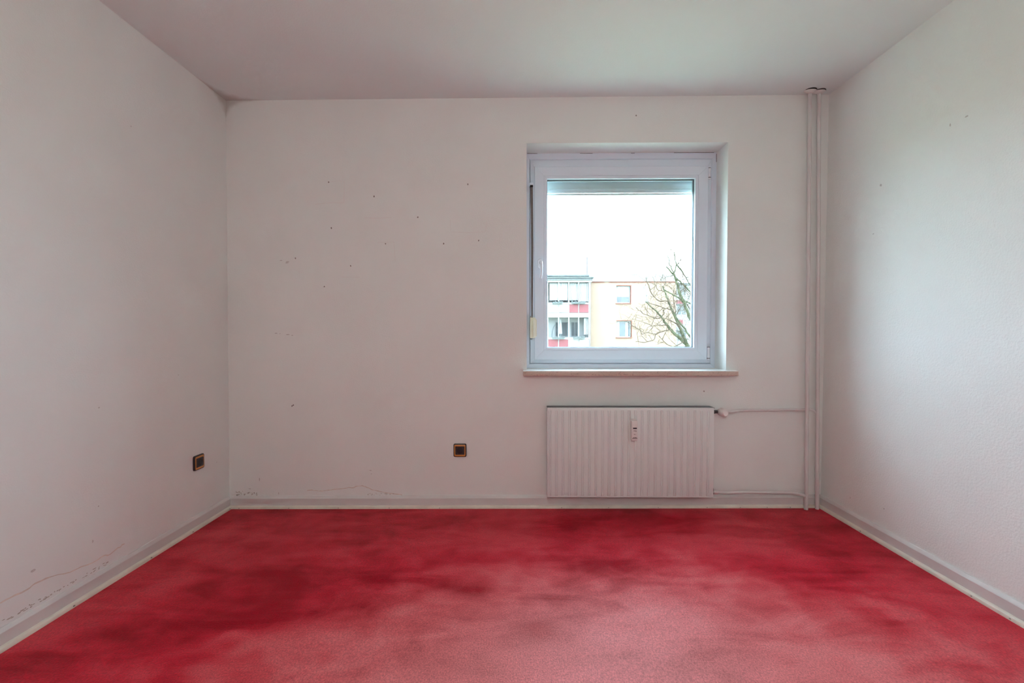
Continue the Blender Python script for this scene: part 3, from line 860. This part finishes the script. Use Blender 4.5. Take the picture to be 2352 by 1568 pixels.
# ------------------------------------------------------------------ heating pipes
def riser(name, label, xt, xb, r, y):
    t_ = P(xt, 225, y)
    b_ = P(xb, 1170, y)
    z1_, z0_ = zc(t_.x) + 0.01, zf(b_.x) - 0.01
    dx = (t_.x - b_.x) / (t_.z - b_.z)
    X = lambda z: b_.x + dx * (z - b_.z)
    o = thing(name, label, 'heating pipe', (X(0), y, zf(b_.x)))
    MB().tube([(X(z0_), y, z0_), (X(z1_), y, z1_)], r, 20).build('pipe', 'pipe', o, True)
    return o, X
YP1, YP2 = -0.046, -0.040
pl_, PXL = riser('heating_pipe', 'left of two thin white heating risers in the corner', 1860.3, 1851.7, 0.0105, YP1)
pr_, PXR = riser('heating_pipe', 'right heating riser nearest the corner, feeding the radiator top', 1881.3, 1876.8, 0.0105, YP2)
def collar(parent, cx, cy, r, tilt):
    zt = zc(cx) - 0.001
    lo = []
    for h, s in ((0.0, 1.0), (-0.003, 1.0), (-0.010, 0.72), (-0.016, 0.42)):
        lo.append([(cx + x * s, cy + y * s, zt + h + (x * tilt[0] + y * tilt[1]) * s) for x, y in circ(r, 28)])
    MB().loft(lo).build('ceiling_collar', 'white_plastic', parent, True, label='white rosette at the ceiling')
    MB().loft([[(cx + x * 1.05, cy + y * 1.05, zt + h + (x * tilt[0] + y * tilt[1])) for x, y in circ(r, 28)] for h in (0.0085, 0.0010)]).build('collar_gap', 'dark_gap', parent)
collar(pl_, PXL(2.49) - 0.002, YP1 - 0.004, 0.033, (-0.05, 0.20))
collar(pr_, PXR(2.49) + 0.001, YP2 - 0.002, 0.031, (-0.05, 0.18))
# ragged carpet cut at the left foot
blob((PXL(0) - 0.011, YP1 - 0.004, zf(1.75) + 0.004), EX, EY, 0.006, 0.006, 0.003, 'paint_crust', 'scuff', pl_)
# upper branch runs behind the left riser to the right one
zb_ = P(1760, 941.5, -0.034).z
ub = [P(1668, 946.0, -0.052), P(1680, 945.6, -0.050), P(1690, 943.6, -0.040), P(1702, 942.0, -0.027), P(1760, 941.4, -0.022), P(1838, 940.6, -0.020), P(1858, 940.6, -0.0205), P(1868, 942.0, -0.030), Vector((PXR(0.60), YP2, P(1874, 950, YP2).z))]
ub = [Vector((RX1 + 0.026, -0.052, tc_.z + 0.003))] + ub
def smooth_path(p, n=5):
    out = []
    for i in range(len(p) - 1):
        p0, p1, p2, p3 = p[max(i - 1, 0)], p[i], p[i + 1], p[min(i + 2, len(p) - 1)]
        for k in range(n):
            t = k / n
            out.append(0.5 * ((2 * p1) + (p2 - p0) * t + (2 * p0 - 5 * p1 + 4 * p2 - p3) * t * t + (3 * p1 - p0 - 3 * p2 + p3) * t ** 3))
    return out + [p[-1]]
MB().tube(smooth_path(ub), 0.0075, 16).build('branch_pipe', 'pipe', pr_, True, label='thin white supply pipe')
lb_ = [Vector((RX1 + 0.030, -0.052, rc_.z)), P(1668, 1131.6, -0.052), P(1682, 1131.2, -0.050), P(1696, 1130.4, -0.048), P(1760, 1130.6, -0.046), P(1812, 1131.8, -0.046), P(1832, 1134.0, -0.046), Vector((PXL(0.1), YP1, P(1848, 1139, YP1).z))]
MB().tube(smooth_path(lb_), 0.0088, 16).build('branch_pipe', 'pipe', pl_, True, label='thin white return pipe')

# ------------------------------------------------------------------ sockets
def socket(label, c, u, nrm):
    """wall socket: black frame, amber inlay, dark insert with a round well"""
    c, u, nrm = Vector(c), Vector(u), Vector(nrm)
    def pt(x, z, d):
        return c + u * x + EZ * z + nrm * d
    o = thing('wall_socket', label, 'socket', c, 'black and amber wall sockets')
    W, H = 0.080, 0.082
    MB().loft([[pt(x * s, z * s, d) for x, z in rrect(W, H, 0.009)] for d, s in ((-0.002, 1), (0.006, 1), (0.0095, 0.965), (0.0100, 0.93))]).build('frame', 'black_plastic', o, True)
    ro, ri = rrect(W * 0.865, H * 0.865, 0.006), rrect(W * 0.70, H * 0.625, 0.004)
    MB().loft([[pt(x, z, 0.009) for x, z in ro], [pt(x, z, 0.0112) for x, z in ro], [pt(x * 0.97, z * 0.97, 0.0118) for x, z in ro], [pt(x * 1.02, z * 1.02, 0.0118) for x, z in ri], [pt(x, z, 0.009) for x, z in ri]], False, False).build('amber_inlay', 'gold', o, True)
    # insert plate with round well
    n = 40
    R0 = 0.0205
    cir = circ(R0, n)
    def sq(a):
        ca, sa = math.cos(a), math.sin(a)
        hw, hh = W * 0.345, H * 0.307
        k = min(hw / max(abs(ca), 1e-6), hh / max(abs(sa), 1e-6))
        return (ca * k, sa * k)
    outer = [sq(2 * math.pi * k / n) for k in range(n)]
    ins = MB()
    ins.loft([[pt(x, z, 0.006) for x, z in outer], [pt(x, z, 0.0125) for x, z in outer], [pt(x * 0.97, z * 0.97, 0.0135) for x, z in outer], [pt(x * 1.04, z * 1.04, 0.0135) for x, z in cir], [pt(x, z, 0.0125) for x, z in cir], [pt(x * 0.96, z * 0.96, -0.004) for x, z in cir]], False, True)
    insert = ins.build('insert', 'socket_face', o, True)
    for sx in (-0.0095, 0.0095):
        MB().loft([[pt(sx + x, z, d) for x, z in circ(0.0027, 12)] for d in (-0.0045, -0.0032)]).build('pin_hole', 'dark_gap', insert)
    for s in (-1, 1):
        MB().loft([[pt(x, s * 0.0178 + z, d) for x, z in rrect(0.005, 0.0028, 0.0008, 3)] for d in (-0.004, 0.0095)]).build('earth_clip', 'brass', insert)
    return o
s1 = P(1056.7, 1033.3, 0)
socket('black and amber socket on the window wall left of the radiator', (s1.x, 0.0, s1.z), EX, -EY)
s2 = PX(454.6, 1060.8, xl(0.36))
socket('black and amber socket on the left wall near the corner', (xl(s2.z), s2.y, s2.z), EY, EX)

# ------------------------------------------------------------------ outdoors
ZG = -5.9
lawn = MB().add([(-160, WT, ZG), (160, WT, ZG), (160, 260, ZG), (-160, 260, ZG), (-160, WT, ZG - 1), (160, WT, ZG - 1), (160, 260, ZG - 1), (-160, 260, ZG - 1)],
                [(0, 1, 2, 3), (7, 6, 5, 4), (0, 4, 5, 1), (1, 5, 6, 2), (2, 6, 7, 3), (3, 7, 4, 0)]).build('ground', 'lawn')
struct(lawn, 'green lawn between the two apartment blocks', 'lawn')
own = struct(holed_wall(-14, 16, ZG, 6.5, WT, WT + 0.02, [(OX0 - 0.0, OX1 + 0.0, OZ0 - 0.03, OZ1)]).build('wall_outside', 'own_facade'), 'outer face of the own building around the window', 'wall')

YB = 36.0
def bx(px, py, Y=YB):
    return P(px, py, Y)
bld = thing('apartment_building', 'apricot and white apartment block with glazed balconies across the lawn', 'building', (14, YB, ZG))
def hole(l, t, r, b, Y=YB):
    a_, b_ = P(l, t, Y), P(r, b, Y)
    return (a_.x, b_.x, b_.z, a_.z)
h_up, h_lo = hole(1415.8, 656.5, 1448.0, 696.0), hole(1415.8, 737.0, 1449.5, 774.5)
fl = 2.93
holes = []
for hh in (h_up, h_lo):
    holes.append(hh)
holes.append((h_lo[0], h_lo[1], h_lo[2] - fl, h_lo[3] - fl))
wx0_, wx1_ = P(1357, 700, YB).x, P(1552.5, 700, YB).x
zev, ztop = P(1450, 648.0, YB).z, P(1450, 630.0, YB).z
holed_wall(wx0_, wx1_, ZG, zev + 0.075, YB, YB + 0.35, holes).build('facade', 'orange', bld, label='apricot rendered facade')
box('facade_core', wx0_ - 12, wx1_ - 0.02, YB + 1.4, YB + 11, ZG, ztop - 0.1, 'fwhite', bld)
box('gable_wall', wx1_ - 0.3, wx1_ - 0.01, YB + 0.35, YB + 11, ZG, ztop - 0.1, 'orange', bld)
box('parapet', wx0_ - 0.1, wx1_ + 0.15, YB - 0.12, YB + 0.5, zev + 0.06, ztop, 'fwhite', bld, label='white parapet band')
box('roof', wx0_ - 13, wx1_ + 0.2, YB + 0.3, YB + 11.3, ztop - 0.1, ztop + 0.03, 'eave', bld)
for a_, b_ in ((1360, 1388), (1398.5, 1552.5)):
    box('eave_strip', P(a_, 649, YB).x, P(b_, 649, YB).x, YB - 0.06, YB + 0.1, zev - 0.03, zev + 0.07, 'coral', bld, label='coral strip under the parapet')
wp = hole(1450.5, 657, 1489.0, 695.5)
box('white_panel', wp[0], wp[1], YB - 0.012, YB + 0.05, wp[2], wp[3], 'fwhite', bld, label='white wall panel beside a window')

def far_window(h, curtain):
    x0_, x1_, z0_, z1_ = h
    y = YB + 0.16
    f = MB()
    t_ = 0.09
    for q in ((x0_, x0_ + t_, z0_, z1_), (x1_ - t_, x1_, z0_, z1_), (x0_ + t_, x1_ - t_, z0_, z0_ + t_), (x0_ + t_, x1_ - t_, z1_ - t_, z1_)):
        f.box(q[0], q[1], y, y + 0.09, q[2], q[3])
    w = f.build('window', 'fwhite', bld)
    box('window_pane', x0_ + t_, x1_ - t_, y + 0.05, y + 0.06, z0_ + t_, z1_ - t_, 'fglass', w)
    box('window_ledge', x0_ - 0.06, x1_ + 0.06, YB - 0.09, YB + 0.16, z0_ - 0.07, z0_ - 0.005, 'coral', w)
    box('lintel', x0_ - 0.02, x1_ + 0.02, YB - 0.01, YB + 0.12, z1_ + 0.0, z1_ + 0.07, 'coral', w)
    box('reveal', x1_ - 0.0, x1_ + 0.07, YB - 0.01, YB + 0.12, z0_ + 0.02, z1_ + 0.07, 'coral', w)
    def cur(a_, b_, c_, d_, m='fcurtain', nf=6):
        n_ = nf * 4
        lo_ = []
        for zz in (c_, d_):
            top_ = [(a_ + (b_ - a_) * k / n_, y + 0.034 + 0.010 * math.sin(k / n_ * nf * 6.2832), zz) for k in range(n_ + 1)]
            lo_.append(top_ + [(p_[0], p_[1] + 0.006, p_[2]) for p_ in reversed(top_)])
        MB().loft(lo_).build('curtain', m, w)
    hgt = z1_ - z0_
    if curtain == 'blind':
        cur(x0_ + t_, x1_ - t_, z0_ + hgt * 0.38, z1_ - t_, nf=5)
    else:
        cur(x0_ + t_, x0_ + t_ + 0.22, z0_ + t_, z1_ - t_, nf=3)
        cur(x1_ - t_ - 0.36, x1_ - t_ - 0.12, z0_ + t_, z1_ - t_, nf=3)
        cur(x1_ - t_ - 0.10, x1_ - t_, z0_ + t_, z1_ - t_, 'fcurtain_grey', nf=2)
    return w
far_window(h_up, 'blind')
far_window(h_lo, 'sides')
far_window(holes[2], 'sides')

# balcony stack at the left of the facade
YBF = YB - 1.0
bx0, bx1 = P(1180, 700, YBF).x, P(1356.5, 700, YBF).x
def bz(py): return P(1300, py, YBF).z
box('balcony_roof', bx0, bx1 + 0.12, YBF - 0.25, YB + 1.4, bz(643.0), bz(640.5), 'eave', bld)
box('balcony_roof', bx0, bx1 + 0.22, YBF - 0.35, YB + 1.4, bz(638.8), bz(636.6), 'flower', bld)
box('balcony_fascia', bx0, bx1 + 0.05, YBF - 0.1, YB + 1.4, bz(648.2), bz(643.0), 'fwhite', bld)
box('balcony_fascia', bx0, bx1 + 0.05, YBF - 0.1, YB + 1.4, bz(640.5), bz(638.8), 'fwhite', bld)
box('balcony_side_wall', P(1353.5, 700, YBF).x, bx1, YBF, YB + 1.4, ZG, bz(648.2), 'fwhite', bld)
box('balcony_back_wall', bx0, bx1, YB + 0.2, YB + 0.5, ZG, bz(640), 'fwhite', bld)
posts = (1208, 1233, 1258.0, 1283.2, 1306.4, 1329.2, 1353.0)
tops, rails = (648.2, 728.6, 809.0), (698.5, 778.8, 859.2)
bots = (718.5, 798.8, 879.2)
red = {(0, 4), (0, 5), (1, 2), (1, 3), (2, 4), (2, 5)}
for s in range(3):
    box('balcony_slab', bx0, bx1, YBF - 0.02, YB + 1.2, bz(tops[s] + 80.4), bz(bots[s]), 'fwhite', bld)
    for i in range(len(posts)):
        p_ = P(posts[i], 700, YBF).x
        box('balcony_post', p_ - 0.045, p_ + 0.045, YBF, YBF + 0.09, bz(bots[s]), bz(tops[s]), 'fwhite', bld)
    for i in range(len(posts) - 1):
        a_, b_ = P(posts[i] + 1.4, 700, YBF).x, P(posts[i + 1] - 1.4, 700, YBF).x
        box('parapet_panel', a_, b_, YBF - 0.03, YBF + 0.02, bz(bots[s] - 1), bz(rails[s] + 0.5), 'redpanel' if (s, i) in red else 'fwhite', bld, label='red parapet panel' if (s, i) in red else None)
    box('balcony_rail', bx0, bx1, YBF - 0.05, YBF + 0.11, bz(rails[s]), bz(rails[s] - 4.0), 'fwhite', bld)
# white curtains hang behind the upper balcony glazing
def bcurtain(a_, b_, t_, u_, m='fcurtain', nf=7):
    n_ = nf * 4
    lo_ = []
    xa, xb = P(a_, 700, YBF).x, P(b_, 700, YBF).x
    for zz in (bz(u_), bz(t_)):
        tp = [(xa + (xb - xa) * k / n_, YBF + 0.22 + 0.04 * math.sin(k / n_ * nf * 6.2832), zz) for k in range(n_ + 1)]
        lo_.append(tp + [(p_[0], p_[1] + 0.02, p_[2]) for p_ in reversed(tp)])
    MB().loft(lo_).build('balcony_curtain', m, bld)
bcurtain(1210, 1257, 649.5, 689, nf=10)
bcurtain(1262.5, 1305, 649.5, 689)
bcurtain(1307.5, 1328, 649.5, 689, nf=5)
bcurtain(1330.5, 1352, 649.5, 692, nf=5)
bcurtain(1342, 1352, 730, 768, nf=3)
# balcony doors and windows of the lower storey
def bwin(l, t, r, b, split=None):
    Yw = YB + 0.18
    a_, b_ = P(l, t, Yw), P(r, b, Yw)
    w = box('balcony_window', a_.x, b_.x, Yw - 0.05, Yw + 0.03, b_.z, a_.z, 'eave', bld)
    xs_ = [a_.x] + ([P(split, t, Yw).x] if split else []) + [b_.x]
    for i in range(len(xs_) - 1):
        box('window_pane', xs_[i] + 0.06, xs_[i + 1] - 0.06, Yw - 0.07, Yw - 0.04, b_.z + 0.06, a_.z - 0.06, 'fglass', w)
bwin(1276, 739.5, 1304.5, 772, 1289)
bwin(1312.0, 739.5, 1327.5, 772, 1320)
bwin(1268, 659, 1304, 691, 1286)
# things on the balconies
def planter(label, l, r, t, b, Y):
    a_, b_ = P(l, t, Y), P(r, b, Y)
    o = thing('flower_box', label, 'flower box', ((a_.x + b_.x) / 2, Y, b_.z), 'flower boxes on the balcony rails')
    mid = a_.z - (a_.z - b_.z) * 0.45
    MB().loft([[(a_.x + 0.06, Y, b_.z), (b_.x - 0.06, Y, b_.z), (b_.x - 0.06, Y - 0.18, b_.z), (a_.x + 0.06, Y - 0.18, b_.z)],
               [(a_.x, Y + 0.02, mid), (b_.x, Y + 0.02, mid), (b_.x, Y - 0.22, mid), (a_.x, Y - 0.22, mid)]]).build('trough', 'eave', o)
    mb = MB()
    rg = random.Random(int(l))
    for k in range(22):
        cx = a_.x + 0.05 + (b_.x - a_.x - 0.1) * rg.random()
        cz, rr = mid + rg.uniform(-0.02, (a_.z - mid) * 0.7), rg.uniform(0.03, 0.07)
        mb.loft([[(cx + x * rr * q, Y - 0.1 + y * rr * q, cz + h * rr) for x, y in circ(1, 5)] for h, q in ((-0.8, 0.4), (0, 1), (0.8, 0.3))])
    mb.build('plants', 'flower', o)['kind'] = 'stuff'
planter('flower box on the left of the upper balcony rail', 1268, 1293, 691.5, 697.5, YBF - 0.09)
planter('flower box above the red panels of the upper balcony', 1312, 1345, 691.0, 697.5, YBF - 0.09)
planter('flower box above the red panels of the lower balcony', 1268, 1297, 771.5, 778, YBF - 0.09)
planter('flower box on the right of the lower balcony rail', 1316, 1343, 771.5, 778, YBF - 0.09)
# folded parasol and arched chair frame on the lower balcony
pp = P(1287.5, 767.5, YBF + 0.5)
par = thing('parasol', 'folded pale parasol on the lower balcony', 'parasol', (pp.x, pp.y, bz(797)))
zt_, zb2 = P(1287.5, 732, YBF + 0.5).z, pp.z
MB().tube([(pp.x, pp.y, bz(797)), (pp.x, pp.y, zt_)], 0.025, 10).build('pole', 'fwhite', par, True)
MB().loft([[(pp.x + x * r_ * (1 + 0.25 * (k % 2)), pp.y + y * r_ * (1 + 0.25 * (k % 2)), z_) for k, (x, y) in enumerate(circ(1, 12))] for z_, r_ in ((zb2 + 0.05, 0.13), (zb2 + 0.4, 0.10), ((zt_ + zb2) / 2, 0.085), (zt_ - 0.15, 0.05), (zt_, 0.012))]).build('folded_canopy', 'cushion', par, True)
hp = thing('hanging_chair_frame', 'dark arched chair frame on the lower balcony', 'chair', P(1270, 775, YBF + 0.4))
arc = [P(x, y, YBF + 0.4) for x, y in ((1268, 797), (1267.8, 775), (1268.4, 764), (1270, 755), (1273, 748), (1277.5, 744))]
MB().tube(arc, 0.03, 8).build('arched_post', 'dark_metal', hp, True)
MB().tube([P(1262, 797, YBF + 0.4), P(1276, 797, YBF + 0.4)], 0.03, 8).build('foot', 'dark_metal', hp, True)

# flue on the roof
fx = P(1348.5, 626, YB + 5)
flue = thing('roof_flue', 'thin metal flue pipe with slanted cap on the flat roof', 'flue', (fx.x, YB + 5, ztop))
ft = P(1348.5, 590, YB + 5).z
MB().tube([(fx.x, YB + 5, ztop - 0.05), (fx.x, YB + 5, ft)], 0.065, 14).build('flue_pipe', 'flue', flue, True)
c0, c1 = P(1345.8, 588, YB + 5), P(1350.5, 581.5, YB + 5)
MB().tube([c0, c1], 0.035, 8).build('flue_cap', 'eave', flue, True)

# second block far to the right
YC = 50.0
b2 = thing('apartment_building', 'white apartment block with red panels, seen behind the bare tree', 'building', (18, YC, ZG))
xa, xb = P(1545, 700, YC).x, P(1760, 700, YC).x
box('facade', xa, xb, YC, YC + 10, ZG, P(1570, 652, YC).z, 'fwhite', b2)
box('roof', xa - 0.3, xb + 0.3, YC - 0.3, YC + 10, P(1570, 652, YC).z, P(1570, 650, YC).z, 'eave', b2)
for t_, k in ((704, 0), (764, 1), (644 + 15, 2)):
    for i in range(4):
        l_ = 1556 + i * 42
        a_, b_ = P(l_, t_, YC - 0.02), P(l_ + 19, t_ + 18, YC - 0.02)
        w = box('window', a_.x - 0.1, b_.x + 0.1, YC - 0.04, YC + 0.1, b_.z - 0.1, a_.z + 0.1, 'fwhite', b2)
        m_ = (a_.x + b_.x) / 2
        for q in ((a_.x, m_ - 0.05), (m_ + 0.05, b_.x)):
            box('window_pane', q[0], q[1], YC - 0.06, YC + 0.02, b_.z, a_.z, 'eave', w)
        e_, f_ = P(l_ - 3 + 20 * ((i + k) % 2), t_ + 30, YC), P(l_ + 12 + 20 * ((i + k) % 2), t_ + 40, YC)
        box('parapet_panel', e_.x, f_.x, YC - 0.1, YC, f_.z, e_.z, 'redpanel', b2)
        g_, h_ = P(l_ - 4, t_ - 6, YC), P(l_ + 23, t_ - 4.4, YC)
        box('canopy_edge', g_.x, h_.x, YC - 0.4, YC, h_.z, g_.z, 'eave', b2)

# bare tree in front of the facade
tree = thing('bare_tree', 'bare leaning tree with mossy limbs at the right of the pane', 'tree', (P(1640, 800, 17).x, 17.0, ZG))
rg = random.Random(11)
def tp(cx, cy, Y):
    return P(1240 + cx / 6.357, 580 + cy / 6.357, Y)
LIMBS = [
    (17.0, 17.3, 30, 5, [(2420, 1760), (2330, 1560), (2200, 1400), (2080, 1280), (1990, 1200), (1900, 1110), (1830, 1020), (1770, 940), (1640, 800), (1540, 715)]),
    (17.0, 18.0, 22, 7, [(2140, 1330), (2110, 1250), (2070, 1150), (2000, 990), (1930, 840), (1870, 690), (1820, 560), (1790, 490)]),
    (16.8, 17.2, 11, 7, [(2260, 1300), (2190, 1220), (2090, 1080), (2000, 960), (1940, 840)]),
    (16.7, 16.2, 22, 6, [(2330, 1560), (2270, 1250), (2210, 1000), (2160, 870), (2110, 740), (2050, 600), (2000, 440), (1970, 340), (1900, 280), (1850, 200)]),
    (16.5, 16.9, 9, 5, [(2110, 740), (2000, 640), (1900, 590), (1820, 545)]),
    (16.2, 15.9, 8, 3, [(1970, 340), (1940, 270), (1910, 200), (1880, 100), (1868, 20)]),
    (16.2, 16.4, 8, 3, [(1950, 310), (1990, 200), (1972, 60), (1960, -20)]),
    (16.3, 16.8, 10, 5, [(1990, 380), (2100, 470), (2200, 580), (2280, 640)]),
    (16.3, 16.8, 9, 4, [(2000, 190), (2070, 260), (2150, 400), (2230, 540)]),
    (16.6, 17.2, 9, 5, [(2110, 700), (2200, 750), (2280, 830)]),
    (17.2, 16.6, 6, 3, [(1900, 1120), (1800, 1150), (1700, 1185), (1660, 1265), (1540, 1305), (1400, 1300)]),
    (17.2, 16.6, 5, 3, [(1760, 1160), (1680, 1190), (1560, 1170), (1480, 1195)]),
    (17.3, 16.8, 5, 3, [(1770, 940), (1690, 960), (1620, 930), (1500, 880), (1400, 800)]),
    (17.3, 17.9, 6, 3, [(1800, 830), (1810, 900), (1780, 940)]),
    (17.6, 18.2, 6, 3, [(1930, 840), (1830, 810), (1700, 770), (1580, 720)]),
    (17.6, 17.0, 6, 3, [(1870, 700), (1740, 700), (1640, 610), (1590, 480), (1550, 360)]),
    (17.8, 18.3, 5, 2, [(1820, 570), (1720, 540), (1690, 470), (1640, 350)]),
    (17.8, 18.2, 5, 2, [(1800, 500), (1840, 420), (1800, 310)]),
    (17.2, 16.7, 6, 3, [(2040, 1090), (1930, 1000), (1850, 970), (1790, 950)]),
    (17.0, 17.5, 5, 2, [(1860, 1060), (1760, 1060), (1640, 1070), (1600, 1040)]),
    (17.0, 16.2, 6, 3, [(2100, 1300), (1960, 1370), (1850, 1330), (1740, 1210)]),
    (17.5, 17.9, 5, 2, [(1990, 960), (1960, 760), (1950, 600), (1960, 480)]),
    (16.5, 17.0, 5, 2, [(2040, 580), (2110, 520), (2150, 560), (2200, 620)]),
    (16.3, 16.0, 4, 2, [(2000, 190), (2060, 90), (2100, -30)]),
]
pxm = (17 + 2.8) / 1045 / 6.357
twigs = MB()
def twig(p, d, ln, r, depth):
    pts_, rad_ = [p], [r]
    q = p.copy()
    for k in range(3):
        d = (d + Vector((rg.uniform(-.35, .35), rg.uniform(-.35, .35), rg.uniform(-.15, .4)))).normalized()
        q = q + d * ln / 3
        pts_.append(q.copy())
        rad_.append(max(0.005, r * (1 - 0.25 * (k + 1))))
        if depth and rg.random() < 0.85:
            side = d.cross(Vector((rg.uniform(-1, 1), rg.uniform(-1, 1), rg.uniform(-1, 1)))).normalized()
            twig(q.copy(), (d * 0.7 + side * 0.8).normalized(), ln * 0.55, r * 0.6, depth - 1)
    twigs.tube(pts_, rad_, 3, False)
def add_twigs(path, n, k=1.0):
    for _ in range(n):
        i = rg.randrange(1, len(path) - 1)
        d = (path[i + 1] - path[i - 1]).normalized()
        side = d.cross(Vector((rg.uniform(-.3, .3), 1, rg.uniform(-.3, .3)))).normalized() * rg.choice((-1, 1))
        twig(path[i].copy(), (d * 0.6 + side * 0.9 + Vector((0, rg.uniform(-.5, .5), 0))).normalized(), rg.uniform(0.5, 1.5) * k, rg.uniform(0.010, 0.018), 2)
for y0_, y1_, ra_, rb_, pts_ in LIMBS:
    n_ = len(pts_)
    path = smooth_path([tp(x, y, y0_ + (y1_ - y0_) * i / (n_ - 1)) for i, (x, y) in enumerate(pts_)], 4)
    m_ = len(path)
    for i in range(1, m_ - 1):
        path[i] = path[i] + Vector((rg.uniform(-.02, .02), rg.uniform(-.04, .04), rg.uniform(-.02, .02)))
    MB().tube(path, [(ra_ + (rb_ - ra_) * i / (m_ - 1)) * pxm * 1.2 + 0.004 for i in range(m_)], 8).build('limb', 'bark' if ra_ > 6.5 else 'twig', tree, True)
    add_twigs(path, 6 if ra_ > 8 else 4)
tw = twigs.build('twigs', 'twig', tree)
tw['kind'] = 'stuff'
tb = tp(2420, 1760, 17.0)
MB().tube([(tb.x + 0.5, 17.0, ZG - 0.1), (tb.x + 0.35, 17.0, (ZG + tb.z) / 2), (tb.x, 17.0, tb.z + 0.05)], [0.24, 0.19, 30 * pxm], 10).build('trunk', 'bark', tree, True)
